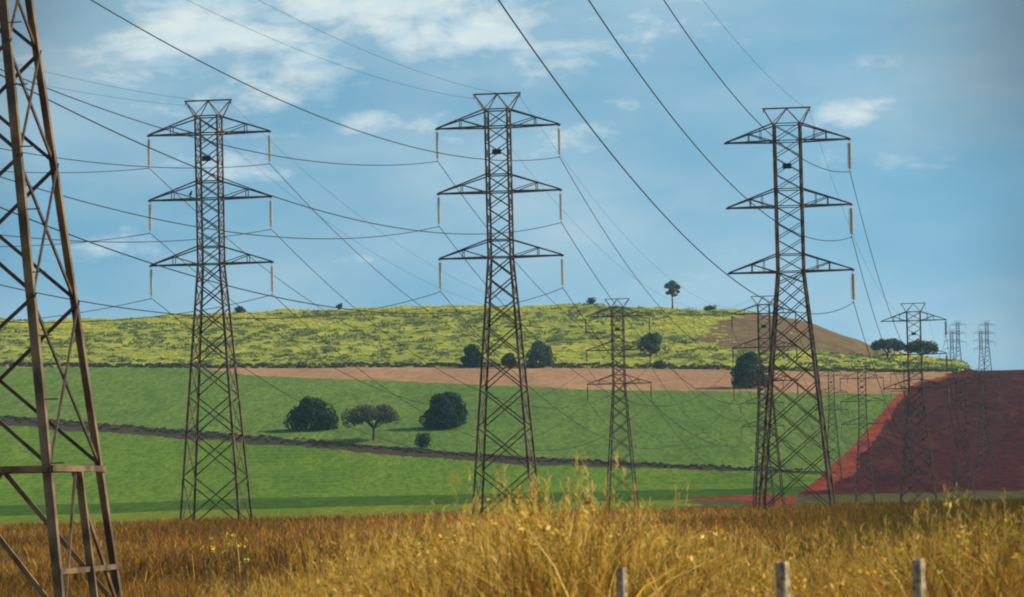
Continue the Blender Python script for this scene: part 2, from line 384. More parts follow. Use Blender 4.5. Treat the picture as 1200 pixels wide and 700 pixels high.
tree('broad_tree', 763, 424, 2340, 36 * .52, 31 * .52, 'bush', 'grey-green round tree at the hill foot right of the slim distant pylon', group=G2, base=(.055, .085, .05), alt=(.09, .125, .06), n=4000, seed=8)
tree('round_bush', 773, 431, 2296, 22 * .51, 11 * .51, 'bush', 'low dark bush at the hill foot just right of the slim distant pylon', 'bush', n=900, leaf=.35, seed=9)
tree('broad_tree', 880, 457, 2120, 50 * .471, 47 * .471, 'dome', 'dark tree on the bare soil strip behind the right-hand near pylon', n=9000, group=G1, seed=10)
tree('umbrella_tree', 1040, 417, 2420, 38 * .54, 29 * .54, 'umbrella', 'flat-topped tree on the right ridge, left one of the pair', group='flat-topped trees on the right ridge', base=(.05, .075, .05), alt=(.085, .11, .065), n=4200, seed=11)  # distance haze put into the leaf colours, greyer and lighter
tree('umbrella_tree', 1080, 417, 2420, 38 * .54, 31 * .54, 'umbrella', 'flat-topped tree on the right ridge behind the distant pylon', group='flat-topped trees on the right ridge', base=(.05, .075, .05), alt=(.085, .11, .065), n=5000, seed=12)  # leaf colours carry the same painted haze
tree('tall_tree', 788, 362, 2690, 25 * .6, 33 * .6, 'tall', 'lone tall thin tree standing on the hilltop', base=(.09, .115, .08), alt=(.14, .16, .11), n=1500, leaf=.5, seed=13)  # leaves lightened in colour for haze as well
G3 = 'bushes on the hilltop skyline'
tree('hilltop_bush', 693, 362, 2690, 15 * .6, 10 * .6, 'bush', 'dark bush on the skyline right of the middle pylon', 'bush', G3, n=500, leaf=.45, seed=14)
tree('hilltop_bush', 398, 366, 2690, 9 * .6, 10 * .6, 'bush', 'tiny dark bush on the skyline between left and middle pylons', 'bush', G3, n=350, leaf=.45, seed=15)
tree('hilltop_bush', 281, 369, 2690, 22 * .6, 9 * .6, 'bush', 'low wide bush on the skyline beside the left pylon', 'bush', G3, n=600, leaf=.45, seed=16)
tree('hilltop_bush', 833, 366, 2690, 18 * .6, 7 * .6, 'bush', 'low bush on the skyline just left of the right near pylon', 'bush', G3, n=500, leaf=.45, seed=17)

def inpoly_pts(px, d):
    pp = np.stack([(px - 600) / FP * d, d, zed((px - 600) / FP * d, d)], -1); a, b = proj(pp); return inpoly(a, b)
# hedge along the track and scrub on the hill: uncountable
def scrub(name, xs, ds, sizes, base, alt, per, leaf, flat_=.75):
    Cn = []; Nm = []; T = []
    zs = zed(xs, ds)
    for x, d, z, s in zip(xs, ds, zs, sizes):
        v = rng.normal(size=(per, 3)); v /= np.linalg.norm(v, axis=1, keepdims=True); v[:, 2] = np.abs(v[:, 2])
        Cn.append(np.array([x, d, z - .1]) + v * np.array([s, s, s * flat_]) * rng.uniform(.7, 1.1, (per, 1))); Nm.append(v)
        t = rng.random(); c = np.array(base) * (1 - t) + np.array(alt) * t; T.append(c * rng.uniform(.7, 1.3, (per, 1)))
    V, Fq, cl = leaf_quads(np.concatenate(Cn), leaf, np.concatenate(Nm), .8, np.concatenate(T))
    return prop(np_mesh(name, V, Fq, M['scrubleaf'] if 'scrub' in name else M['leaf'], cols=cl), kind='stuff')
rng = np.random.default_rng(5)
def d_at(px, y):  # distance where the line of sight meets the ground
    ds = np.arange(1250, 2760, 3.0); v = ray(px, y); zz = zed(v[0] * ds, ds) - v[2] * ds
    i = np.argmax(zz > 0); return ds[i]
hx, hd, hs = [], [], []
for px in np.arange(-250, 940, 2.6):
    y = np.interp(px, [-600, 0, 200, 400, 600, 860, 960], [474, 491, 506, 522, 538, 549, 553]) + rng.uniform(-3, 4) * (1 if px < 400 else .6)
    d = d_at(px, y); hx.append(ray(px, y)[0] * d); hd.append(d); hs.append(rng.uniform(.6, 1.5) * (1.2 if px < 420 else .9))
prop(scrub('hedgerow', np.array(hx), np.array(hd), hs, (.03, .045, .025), (.06, .06, .035), 60, .28), 'dark straggling hedge along the track through the green field', 'hedge')
hx, hd, hs = [], [], []
for px in np.arange(-250, 1120, 2.2):
    if rng.random() < .12: continue
    d = 2302 + rng.uniform(-4, 5); hx.append((px - 600) / FP * d); hd.append(d); hs.append(rng.uniform(1.0, 2.6))
prop(scrub('hill_foot_hedge', np.array(hx), np.array(hd), hs, (.035, .06, .03), (.07, .09, .04), 70, .40), 'dark line of brush along the foot of the hill', 'hedge')
n = 15000
px = rng.uniform(-300, 1130, n); dd = rng.uniform(2306, 2712, n); xs = (px - 600) / FP * dd
bare = inpoly_pts(px, dd) & (rng.random(n) > np.clip(.30 - np.abs(px - 815) / 260, 0.02, .3) - np.clip((dd - 2500) / 200, 0, 1) * .1)
den = vnoise(xs, dd * .8, 75, 41) * .62 + vnoise(xs, dd, 26, 42) * .3 + vnoise(xs, dd, 9, 44) * .2 + (vnoise(xs, dd * 1.6, 190, 47) - .5) * .42 + np.clip((420 - px) / 700, 0, .10) + np.where(dd < 2345, .10, 0) - np.where(dd > 2660, .10, 0)
keep = ~bare
xs, dd, den, px = xs[keep], dd[keep], den[keep], px[keep]
cls = np.where(den + rng.normal(0, .05, len(den)) > .66, 0, np.where(den + rng.normal(0, .07, len(den)) > .58, 1, 2))
thin = rng.random(len(xs)) < np.where(cls == 0, .30, np.where(cls == 1, .42, .60)); xs, dd, cls = xs[thin], dd[thin], cls[thin]
for k, nm, lab, b_, a_, lo, hi, fl in ((0, 'dark_hill_scrub', 'dark green clumps of scrub all over the hill', (.085, .12, .05), (.19, .22, .07), 1.8, 6.0, .36),
        (1, 'olive_hill_scrub', 'olive green low growth between the darker clumps on the hill', (.28, .31, .075), (.42, .42, .09), 1.2, 3.4, .24),
        (2, 'pale_hill_scrub', 'yellow-green tufts of rank grass all over the hill', (.42, .42, .08), (.62, .57, .10), 1.2, 3.4, .20)):
    m_ = cls == k
    prop(scrub(nm, xs[m_], dd[m_], rng.uniform(lo, hi, m_.sum()) * rng.uniform(.6, 1.2, m_.sum()), b_, a_, 26, .62, fl), lab, 'scrub')

# ------------------------------------------------------------------ steel towers
class SB:
    """collects square bars / angle irons into one mesh"""
    def __init__(s): s.V = []; s.F = []
    def box(s, p, q, wa, wb, side=None, shift=(0, 0)):
        p = np.array(p, float); q = np.array(q, float); t = q - p; L = np.linalg.norm(t)
        if L < 1e-6: return
        t /= L; sd_ = np.array(side if side is not None else (0, 0, 1.0) if abs(t[2]) < .9 else (1.0, 0, 0), float)
        a = sd_ - t * (sd_ @ t); a /= np.linalg.norm(a) + 1e-9; b = np.cross(t, a)
        p = p + a * shift[0] + b * shift[1]; q = q + a * shift[0] + b * shift[1]; k = len(s.V)
        for e in (p, q):
            for sa, sb in ((-1, -1), (1, -1), (1, 1), (-1, 1)): s.V.append(e + a * sa * wa / 2 + b * sb * wb / 2)
        for f in ((0, 3, 2, 1), (4, 5, 6, 7), (0, 1, 5, 4), (1, 2, 6, 5), (2, 3, 7, 6), (3, 0, 4, 7)): s.F.append([k + i for i in f])
    def bar(s, p, q, w, side=None): s.box(p, q, w, w * .55, side)
    def angle(s, p, q, w, cx, cy, th=.035):
        """angle-iron leg: two flanges folding in from the outer corner (cx, cy = +-1)"""
        p = np.array(p, float); q = np.array(q, float); k = len(s.V)
        prof = [(0, 0), (-cx * w, 0), (-cx * w, -cy * th), (-cx * th, -cy * th), (-cx * th, -cy * w), (0, -cy * w)]
        for e in (p, q):
            for (a, b) in prof: s.V.append(e + np.array([a, b, 0]))
        for i in range(6):
            j = (i + 1) % 6; s.F.append([k + i, k + j, k + 6 + j, k + 6 + i])
        s.F.append([k + 0, k + 1, k + 2, k + 3]); s.F.append([k + 0, k + 3, k + 4, k + 5])
        s.F.append([k + 6, k + 9, k + 8, k + 7]); s.F.append([k + 6, k + 11, k + 10, k + 9])
    def build(s, name, mat, parent):
        return np_mesh(name, np.array(s.V), np.array(s.F), mat, parent)

def insulator_mesh(mat):
    """string of bells, hook on top, clamp at the bottom; hangs from z=0 to -3.4"""
    prof = [(.03, 0), (.03, -.30)]
    z = -.30
    for i in range(18): prof += [(.07, z), (.19, z - .05), (.19, z - .085), (.07, z - .11)]; z -= .155
    prof += [(.03, z), (.03, -3.30), (.09, -3.32), (.09, -3.44), (.01, -3.46)]
    S = 8; V = []; Fq = []
    for (r, zz) in prof:
        for s in range(S): an = 2 * math.pi * s / S; V.append((r * math.cos(an), r * math.sin(an), zz))
    for i in range(len(prof) - 1):
        for s in range(S): Fq.append((i * S + s, i * S + (s + 1) % S, (i + 1) * S + (s + 1) % S, (i + 1) * S + s))
    me_o = np_mesh('insulator', np.array(V), np.array(Fq), mat, None, smooth=False); return me_o
ins_proto = insulator_mesh(M['ceramic']); ins_mesh = ins_proto.data; bpy.data.objects.remove(ins_proto)

ARMS = (3.6, 10.65, 17.7)      # bottom chords, metres below the top
def make_tower(H, base, body, name='transmission_tower', style='X', insul='both', legw=.24, brw=.13, flare=None, first_panels=None, mat=None, matb=None):
    mat = mat or M['steel']; matb = matb or mat
    root = empty(name, (0, 0, 0))
    zb = H - 1.75; zl = H - ARMS[2]                    # top of body, low arm
    def hw(z):
        if z >= zl: return body / 2
        if flare:                                      # flare = (z, width) knee
            zk, wk = flare
            return (np.interp(z, [0, zk, zl], [base, wk, body])) / 2
        return (base + (body - base) * z / zl) / 2
    corner = lambda sx, sy, z: np.array([sx * hw(z), sy * hw(z), z])
    for sx in (-1, 1):
        for sy in (-1, 1):
            L = SB(); zs = [-.4] + ([flare[0]] if flare else []) + [zl, zb]
            for a, b in zip(zs[:-1], zs[1:]):
                L.angle(corner(sx, sy, a), corner(sx, sy, b), legw if b <= zl else legw * .85, sx, sy, th=.05)
                # splice plates
            for zz in ():
                L.box(corner(sx, sy, zz - .35) + np.array([sx * .012, 0, 0]), corner(sx, sy, zz + .35) + np.array([sx * .012, 0, 0]), .03, legw * .8, (1, 0, 0), (0, 0))
            o = L.build('leg', mat, root)
    # panels
    zs = [0.0] if first_panels is None else list(first_panels)
    hr = .80 if style == 'X' else .42
    while True:
        h = 2 * hw(zs[-1]) * hr
        if zs[-1] + h * 1.3 > zl: break
        zs.append(zs[-1] + h)
    sc = (zl - zs[0]) / (zs[-1] + 2 * hw(zs[-1]) * hr - zs[0]) if first_panels is None else None
    if sc: zs = [z * sc for z in zs]
    zs.append(zl)
    up = list(np.linspace(zl, zb, 10))
    allz = zs + up[1:]
    Bm = SB()
    faces = [((-1, -1), (1, -1)), ((1, -1), (1, 1)), ((1, 1), (-1, 1)), ((-1, 1), (-1, -1))]
    inset = .03
    for fi, (ca, cb) in enumerate(faces):
        nrm = np.array([(ca[0] + cb[0]) / 2, (ca[1] + cb[1]) / 2, 0.0])
        A = lambda z: corner(*ca, z) - nrm * inset
        Bc = lambda z: corner(*cb, z) - nrm * inset
        for i in range(len(allz) - 1):
            w = brw if allz[i] < zl - .1 else brw * .8
            if style == 'D' and i + 2 == len(zs): Bm.bar(A(allz[i]), Bc(allz[i + 1]), w); Bm.bar(Bc(allz[i]) - nrm * .1, A(allz[i + 1]) - nrm * .1, w)
            elif style == 'X' or i + 1 >= len(zs):
                Bm.bar(A(allz[i]) - nrm * .02, Bc(allz[i + 1]) - nrm * .02, w); Bm.bar(Bc(allz[i]) - nrm * .10, A(allz[i + 1]) - nrm * .10, w)
            else:
                Bm.bar(A(allz[i]) - nrm * .02, Bc(allz[i + 2]) - nrm * .02, w); Bm.bar(Bc(allz[i]) - nrm * .10, A(allz[i + 2]) - nrm * .10, w)
        for dz in (1.75, 3.6, 8.8, 10.65, 15.85, 17.7): Bm.bar(A(H - dz), Bc(H - dz), brw)
    Bm.build('bracing', matb, root)
    if first_panels:   # the portal at the foot: horizontals, centre post, hip braces
        z1 = first_panels[0]
        for fi, (ca, cb) in enumerate(faces):
            nrm = np.array([(ca[0] + cb[0]) / 2, (ca[1] + cb[1]) / 2, 0.0]); g = SB()
            A = corner(*ca, z1); Bc = corner(*cb, z1); mid = (A + Bc) / 2
            g.bar(A, Bc, .18)
            if fi in (1, 3): g.bar(corner(*ca, 1.7) - nrm * .05, corner(*cb, 1.7) - nrm * .05, .16)
            m0 = (corner(*ca, 0) + corner(*cb, 0)) / 2
            if fi in (1, 3): g.box(m0 + [0, 0, -.3], mid - [0, 0, .1], .22, .16)
            g.bar(mid - nrm * .1, corner(*ca, .1) - nrm * .1, .15); g.bar(mid - nrm * .2, corner(*cb, .1) - nrm * .2, .15)
            g.build('foot_frame', mat, root)
        for zz in np.arange(4.9, 25, 1.9):
            st = SB(); st.bar(corner(1, -1, zz), corner(1, -1, zz) + [.42, -.02, 0], .04); st.build('climbing_peg', mat, root)
    # peak frame that carries the earth wires
    pk = SB(); b2 = body / 2
    for sy in (-1, 1):
        for sx in (-1, 1):
            tip = np.array([sx * 2.5, sy * .12, H]); c = np.array([sx * b2, sy * b2, zb])
            pk.bar(c, tip, .12); pk.bar(c, (0, sy * .12, H - .05), .10)
        pk.bar((-2.6, sy * .12, H), (2.6, sy * .12, H), .14)
    for sx in (-1, 1): pk.bar((sx * 2.5, -.14, H), (sx * 2.5, .14, H), .12); pk.bar((sx * 2.5, 0, H), (sx * 2.5, 0, H - .45), .08)
    pk.build('peak_frame', mat, root)
    # cross-arms
    for lv, dz in enumerate(ARMS):
        za = H - dz; zt = za + 1.85
        for sx in (-1, 1):
            a = SB(); tipx = sx * 6.65
            for sy in (-1, 1):
                c = np.array([sx * b2, sy * b2, za]); ct = np.array([sx * b2, sy * b2, zt]); tip = np.array([tipx, sy * .06, za + .02])
                a.bar(c, tip, .17); a.bar(ct, tip + [0, 0, .08], .14)
                lerp = lambda p, q, t: p + (q - p) * t
                m = lerp(c, tip, .52); mt = lerp(ct, tip, .52)
                a.bar(m, mt, .09); a.bar(c, mt, .09); a.bar(lerp(c, tip, .27), lerp(ct, tip, .27), .07) if style == 'D' else None
            for t in (.25, .52, .78):
                y = b2 * (1 - t) + .06 * t; x = sx * b2 + (tipx - sx * b2) * t; a.bar((x, -y, za), (x, y, za), .08)
            a.box((tipx - .18, 0, za), (tipx + .18, 0, za), .2, .2)
            ao = a.build('cross_arm', mat, root)
            if insul == 'both' or (insul == 'right' and sx > 0):
                i_ = bpy.data.objects.new('insulator', ins_mesh); C.objects.link(i_); i_.parent = ao; i_.location = (tipx, 0, za - .1)
                if style == 'D': i_.scale = (1.5, 1.5, 1)
    npl = SB(); zp = H - 6.4; npl.box((0, -b2 - .08, zp - .28), (0, -b2 - .08, zp + .28), .95, .06); npl.build('number_plate', M['plate'], root)
    return root

YAW = -Rd(8.0)
TB = {'B': (-32.3, 413), 'C': (-1.1, 413), 'D': (30.1, 413), 'E': (21.9, 800), 'F': (52.4, 800), 'G': (83.6, 800),
      'B3': (76.5, 1187), 'C3': (107.5, 1187), 'D3': (138, 1187), 'B4': (130, 1574), 'C4': (161, 1574), 'D4': (192, 1574)}
GT = 'lattice transmission towers of the three power lines'
towX = make_tower(45.8, 6.7, 2.6); towD = make_tower(43.5, 8.0, 3.0, style='D', insul='right', legw=.26, brw=.10)
LAB = {'B': 'lattice pylon with a bird on its middle arm, leftmost of three tall equal ones',
       'C': 'lattice pylon with six insulators, middle and tallest of the three near ones',
       'D': 'diamond-braced lattice pylon with insulators on its right arms only, nearest the red field',
       'E': 'slim distant pylon standing against the hill right of the middle near pylon',
       'F': 'distant pylon partly hidden behind the diamond-braced near pylon',
       'G': 'distant pylon rising in front of the flat-topped ridge trees',
       'B3': 'faint far pylon seen through the legs of the diamond-braced near pylon',
       'C3': 'faint far pylon in front of the red earth road',
       'D3': 'faint far pylon in front of the dark red field, larger of two there',
       'B4': 'faintest small pylon standing in the green field beside the diamond-braced pylon',
       'C4': 'farthest faint pylon almost behind the distant one before the ridge trees',
       'D4': 'faintest small pylon standing in the dark red field'}
TOP = {}
for k, (x, y) in TB.items():
    first = {'B': towX, 'D': towD}.get(k)
    o = first if first else copy_tree(towD if k[0] in 'DG' else towX)
    z = gz(x, y) if k[0] not in 'BCD' or len(k) > 1 else -3.25
    o.location = (x, y, z); o.rotation_euler = (0, 0, YAW); prop(o, LAB[k], 'pylon', GT); TOP[k] = z + (43.5 if k[0] in 'DG' else 45.8)
# near tower at the left edge of the view: taller, same family
HA = 55.8 + 0.65; zA = -3.85; xA, yA = -16.45, 117.0
towA = make_tower(HA, 7.5, 2.7, legw=.26, brw=.11, flare=(20, 3.1), first_panels=[4.75], insul='right', mat=M['steel_near'], matb=M['steel_dark'])
towA.location = (xA, yA, zA); towA.rotation_euler = (0, 0, YAW)
prop(towA, 'big rust-stained lattice pylon close by at the left edge, its top out of view', 'pylon', GT)
# far pylons on the skyline
dull_mesh = ins_mesh.copy(); dull_mesh.materials[0] = M['dull_ceramic']
def dull(o):
    for c in o.children:
        for g in c.children:
            if g.name.startswith('insulator'): g.data = dull_mesh
for o in list(C.objects):
    if o.name.startswith('transmission_tower') and o.location.y > 500: dull(o)
towS = make_tower(45.8, 7.2, 3.0, legw=.5, brw=.24, mat=M['steel_dark'])
GF = 'tiny pylons on the far right skyline'
for i, (px, d, hgt, lab) in enumerate([(1122, 3150, 46, 'tiny skyline pylon, taller of the left pair beyond the dark red field'), (1115, 3500, 46, 'tiny skyline pylon, shorter of the left pair beyond the dark red field'),
                                  (1156, 3150, 46, 'tiny skyline pylon, taller of the right pair beyond the dark red field'), (1149, 3500, 46, 'tiny skyline pylon, shorter of the right pair beyond the dark red field')]):
    o = copy_tree(towS) if i else towS; ytop = 376 if i % 2 == 0 else 386
    p = P(px, ytop, d); zz = gz(p[0], d); hh = 45.8; s = 1.0
    o.location = (p[0], d, p[2] - hh); o.rotation_euler = (0, 0, YAW); prop(o, lab, 'pylon', GF)
    dull(o); FARZ = p[2] - hh

# bird on the left pylon's middle arm
bx, by = TB['B']; ca, sa = math.cos(YAW), math.sin(YAW); zt_ = TOP['B'] - ARMS[1]
lx, ly = -1.95, -.8
prof = [(-.42, .30, .02), (-.30, .34, .06), (-.12, .40, .13), (.05, .50, .15), (.16, .62, .11), (.22, .72, .075), (.27, .78, .085), (.33, .79, .06), (.40, .77, .02)]
V, Fq = tube_np([(a, 0, b) for a, b, c in prof], [c for a, b, c in prof], 10)
parts = [(V, Fq)]
for sy in (-.06, .06): parts.append(tube_np([(0, sy, .38), (.03, sy, .08)], [.022, .018], 5)); parts.append(tube_np([(-.04, sy, .09), (.10, sy, .09)], [.018, .014], 5))
V, Fq = join(parts)
bo = np_mesh('bird', V, Fq, M['bird'], smooth=True)
bo.location = (bx + lx * ca - ly * sa, by + lx * sa + ly * ca, zt_ + .06); bo.rotation_euler = (0, 0, 1.2)
prop(bo, 'dark bird perched upright on the middle arm of the left near pylon', 'bird')

# ------------------------------------------------------------------ conductors
def parab(p, q, sag, n=40):
    t = np.linspace(0, 1, n)[:, None]; r = np.array(p) * (1 - t) + np.array(q) * t; r[:, 2] -= 4 * sag * (t * (1 - t))[:, 0]; return r
def tip(k, sx, lv):
    x, y = TB[k]; top = TOP[k]; X = sx * 6.65; return np.array([x + X * ca, y + X * sa, top - ARMS[lv] - 3.5])
def ew(k, sx):
    x, y = TB[k]; X = sx * 2.5; return np.array([x + X * ca, y + X * sa, TOP[k] - .45])
def conductor(pts_spans, rad, label):
    pts = np.concatenate([s if i == 0 else s[1:] for i, s in enumerate(pts_spans)])
    V, Fq = tube_np(pts, [rad] * len(pts), 5)
    o = np_mesh('power_line', V, Fq, M['wire'], smooth=True)
    # vibration dampers and suspension clamp at each tower are part of the line
    prop(o, label, 'cable', 'conductors strung between the pylons'); return o
DIR = np.array([-45.5, -298.0])
LINES = {'B': ('left', ['B', 'E', 'B3', 'B4']), 'C': ('middle', ['C', 'F', 'C3', 'C4']), 'D': ('right', ['D', 'G', 'D3', 'D4'])}
LV = ['top', 'middle', 'bottom']
for ln, (wd, seq) in LINES.items():
    for sx in ((-1, 1) if ln != 'D' else (1,)):
        for lv in range(3):
            t0 = tip(ln, sx, lv)
            if ln == 'D': 
                X = 6.65; q = np.array([xA + X * ca, yA + X * sa, zA + HA - ARMS[lv] - 3.5]); b = 38.5
                # continue past the near tower a little
            else: q = np.array([t0[0] + DIR[0], t0[1] + DIR[1], t0[2] + 1.0]); b = 32.5
            sp = [parab(q, t0, b / 4, 70)]
            for a_, b_ in zip(seq[:-1], seq[1:]): sp.append(parab(tip(a_, sx, lv), tip(b_, sx, lv), 13.5, 34))
            side = 'left' if sx < 0 else 'right'
            if ln == 'D': lab = f'cable carried by the {LV[lv]} right arm of the diamond-braced pylon'
            else: lab = f'cable hung from the {LV[lv]} {side} arm tip of the {wd} near pylon'
            conductor(sp, .038, lab)
    for sx in ((-1, 1) if ln != 'D' else (1,)):
        t0 = ew(ln, sx)
        if ln == 'D': q = np.array([xA + sx * 2.5 * ca, yA + sx * 2.5 * sa, zA + HA - .45]); b = 24
        else: q = np.array([t0[0] + DIR[0], t0[1] + DIR[1], t0[2] + 1.0]); b = 24
        sp = [parab(q, t0, b / 4, 60)]
        for a_, b_ in zip(seq[:-1], seq[1:]): sp.append(parab(ew(a_, sx), ew(b_, sx), 10, 30))
        wn = {'B': 'left near pylon', 'C': 'middle near pylon', 'D': 'diamond-braced near pylon'}[ln]
        conductor(sp, .015, f"thin earth wire over the {'left' if sx < 0 else 'right'} end of the {wn}'s top bar")

# ------------------------------------------------------------------ fence posts in the grass
def post(px, ytop, d, wid, label, lean):
    p = P(px, ytop, d); z0 = gz(p[0], d); h = p[2] - z0; V = []; Fq = []; n = 8
    zs = [-.3, 0, h * .4, h * .8, h - .015, h]
    for i, z in enumerate(zs):
        s = wid / 2 * (1 if i < 5 else .86)
        for (a, b) in ((-1, -.75), (-.75, -1), (.75, -1), (1, -.75), (1, .75), (.75, 1), (-.75, 1), (-1, .75)):
            V.append((a * s + random.uniform(-.003, .003) + lean * z, b * s + random.uniform(-.003, .003), z + (random.uniform(-.012, .008) if i == 5 else 0)))
    for i in range(len(zs) - 1):
        for s in range(8): Fq.append((i * 8 + s, i * 8 + (s + 1) % 8, (i + 1) * 8 + (s + 1) % 8, (i + 1) * 8 + s))
    k = (len(zs) - 1) * 8
    o = np_mesh('fence_post', np.array(V), [np.array(Fq), np.array([[k + j for j in range(8)]])], M['post'])
    o.location = (p[0], d, z0); o.rotation_euler = (0, 0, Rd(-36)); return prop(o, label, 'post', 'old wooden fence posts in the foreground grass')
post(727, 666, 33.0, .075, 'weathered wooden fence post in the grass, leftmost and lowest of three', .01)
post(918, 659, 32.0, .095, 'weathered wooden fence post in the grass, middle of three', -.01)
post(1076, 656, 31.0, .085, 'weathered wooden fence post in the grass, rightmost of three', .0)

# ------------------------------------------------------------------ grass
def blades(x, y, h, wd, lean, tone, head=None, z=None):
    """curved tapering blades, 3 segments; optional seed head bulge"""
    n = len(x); z = zed(x, y) if z is None else z; an = rng.uniform(0, 6.283, n); la = rng.uniform(0, 6.283, n)
    sx, sy = np.cos(an) * .9, np.sin(an) * .35; lx, ly = np.cos(la) * lean * h, np.sin(la) * lean * h
    V = []; ts = (0, .4, .75, 1.0); ws = (.7, 1.0, .75, .12)
    if head is not None: ws = (.45, .35, .35, .2)
    for t, k in zip(ts, ws):
        px_, py_, pz_ = x + lx * t * t, y + ly * t * t, z + h * (t - .25 * lean * t * t)
        V.append(np.stack([px_ - sx * wd * k / 2, py_ - sy * wd * k / 2, pz_], -1)); V.append(np.stack([px_ + sx * wd * k / 2, py_ + sy * wd * k / 2, pz_], -1))
    V = np.stack(V, 1).reshape(-1, 3); b = np.arange(n)[:, None] * 8
    Fq = np.concatenate([b + np.array([[2 * i, 2 * i + 1, 2 * i + 3, 2 * i + 2]]) for i in range(3)], 0)
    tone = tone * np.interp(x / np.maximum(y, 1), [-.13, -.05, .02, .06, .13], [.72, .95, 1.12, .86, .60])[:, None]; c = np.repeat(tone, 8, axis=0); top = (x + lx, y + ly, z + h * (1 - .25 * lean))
    return V, Fq, c, top
def tone_pick(n, pal, wts, var=.25):
    k = rng.choice(len(pal), n, p=np.array(wts) / sum(wts)); return np.array(pal)[k] * rng.uniform(1 - var, 1 + var, (n, 1))
GOLD, STRAW, BROWN, OLIVE, RUST = (.72, .40, .05), (.90, .62, .18), (.26, .125, .04), (.28, .22, .03), (.54, .22, .04)
def hmap(x, y):   # tall stand on the middle and right of the verge, short on the left
    px_ = 600 + x / y * FP
    base = np.interp(px_, [200, 300, 380, 450, 560, 640, 700, 780, 900, 1000, 1100, 1200, 1400], [.38, .58, .80, .96, 1.18, 1.32, 1.26, 1.00, .84, .80, .92, 1.00, 1.02])
    return base * (1.0 + (vnoise(x, y, 1.1, 51) - .5) * .45 + (vnoise(x, y, .35, 52) - .5) * .3 + (vnoise(x, y, 2.2, 53) - .5) * .5)
def spread(n, d0, d1, lim=.165):
    d = np.sqrt(rng.uniform(d0 * d0, d1 * d1, n)); return rng.uniform(-lim, lim, n) * d, d
# near verge
allV, allF, allC, off = [], [], [], 0
def push(V, Fq, c):
    global off
    allV.append(V); allF.append(Fq + off); allC.append(c); off += len(V)
x, y = spread(88000, 34.5, 64)
h = hmap(x, y) * rng.uniform(.62, 1.12, len(x)) * 1.12
pt = vnoise(x, y, 1.6, 61)
tone = tone_pick(len(x), [GOLD, STRAW, BROWN, OLIVE, RUST], [2.4, .9, 3.2, 2.0, 2.0], .4)
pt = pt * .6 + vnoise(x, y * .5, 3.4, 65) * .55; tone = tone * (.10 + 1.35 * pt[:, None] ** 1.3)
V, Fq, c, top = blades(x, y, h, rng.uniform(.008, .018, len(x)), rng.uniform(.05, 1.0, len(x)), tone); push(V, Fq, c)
# feathery panicles on a share of the stems
def panicles(top, sel, m, ln):
    tx, ty, tz = [a[sel] for a in top]; k = np.repeat(np.arange(len(tx)), m); q = len(k)
    X = tx[k] + rng.normal(0, .012, q); Y = ty[k] + rng.normal(0, .012, q); Z = tz[k] - rng.uniform(.02, ln, q)
    V, Fq, c, _ = blades(X, Y, rng.uniform(.05, .13, q), rng.uniform(.007, .013, q), rng.uniform(.2, 1.1, q), tone_pick(q, [GOLD, STRAW, (.66, .44, .10)], [2, 2, 2]), None, Z); push(V, Fq, c)
panicles(top, rng.random(len(x)) < .07, 8, .26)
# broad arching leaves catching the sun
x, y = spread(26000, 34.5, 60); k = (x / y) > -.085; x, y = x[k], y[k]
h = hmap(x, y) * rng.uniform(.6, 1.15, len(x)); cl_ = vnoise(x, y, .8, 63)
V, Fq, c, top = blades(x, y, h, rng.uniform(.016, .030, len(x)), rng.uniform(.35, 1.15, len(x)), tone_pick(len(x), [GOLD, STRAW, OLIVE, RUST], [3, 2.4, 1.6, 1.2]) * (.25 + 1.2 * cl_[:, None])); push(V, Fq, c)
# leafy golden weeds in clumps
cxn, cyn = spread(620, 35, 56, .15); cxn, cyn = cxn[(cxn / cyn) > -.055], cyn[(cxn / cyn) > -.055]
ch = hmap(cxn, cyn) * rng.uniform(.8, 1.12, len(cxn)); ctr = []
for X, Y, H_ in zip(cxn, cyn, ch):
    m = 60; t = rng.uniform(.35, 1.1, m); a = rng.uniform(0, 6.28, m); r = .16 * np.sqrt(rng.random(m)) * (1.2 - .5 * t)
    ctr.append(np.stack([X + np.cos(a) * r, Y + np.sin(a) * r, gz(X, Y) + H_ * t * 1.05], -1))
ctr = np.concatenate(ctr); V, Fq, c = leaf_quads(ctr, .015, None, 1, tone_pick(len(ctr), [GOLD, STRAW, OLIVE, (.36, .28, .04), BROWN], [2.6, .8, 2.2, 2, 1.6], .4), 2.4); push(V, Fq, c)
# tall thin stems standing out above
x, y = spread(1500, 35, 64, .15); k = (x / y) > -.10; x, y = x[k], y[k]; h = hmap(x, y) * rng.uniform(1.05, 1.5, len(x)) + .1
V, Fq, c, top = blades(x, y, h, np.full(len(x), .010), rng.uniform(.1, .55, len(x)), tone_pick(len(x), [STRAW, GOLD, RUST], [2, 2, 1.5]), 1); push(V, Fq, c)
panicles(top, np.ones(len(x), bool), 12, .30)
prop(np_mesh('foreground_grass', np.concatenate(allV), np.concatenate(allF), M['grassblade'], cols=np.concatenate(allC)), 'tall golden seeding grass and weeds filling the near verge', 'grass', kind='stuff')
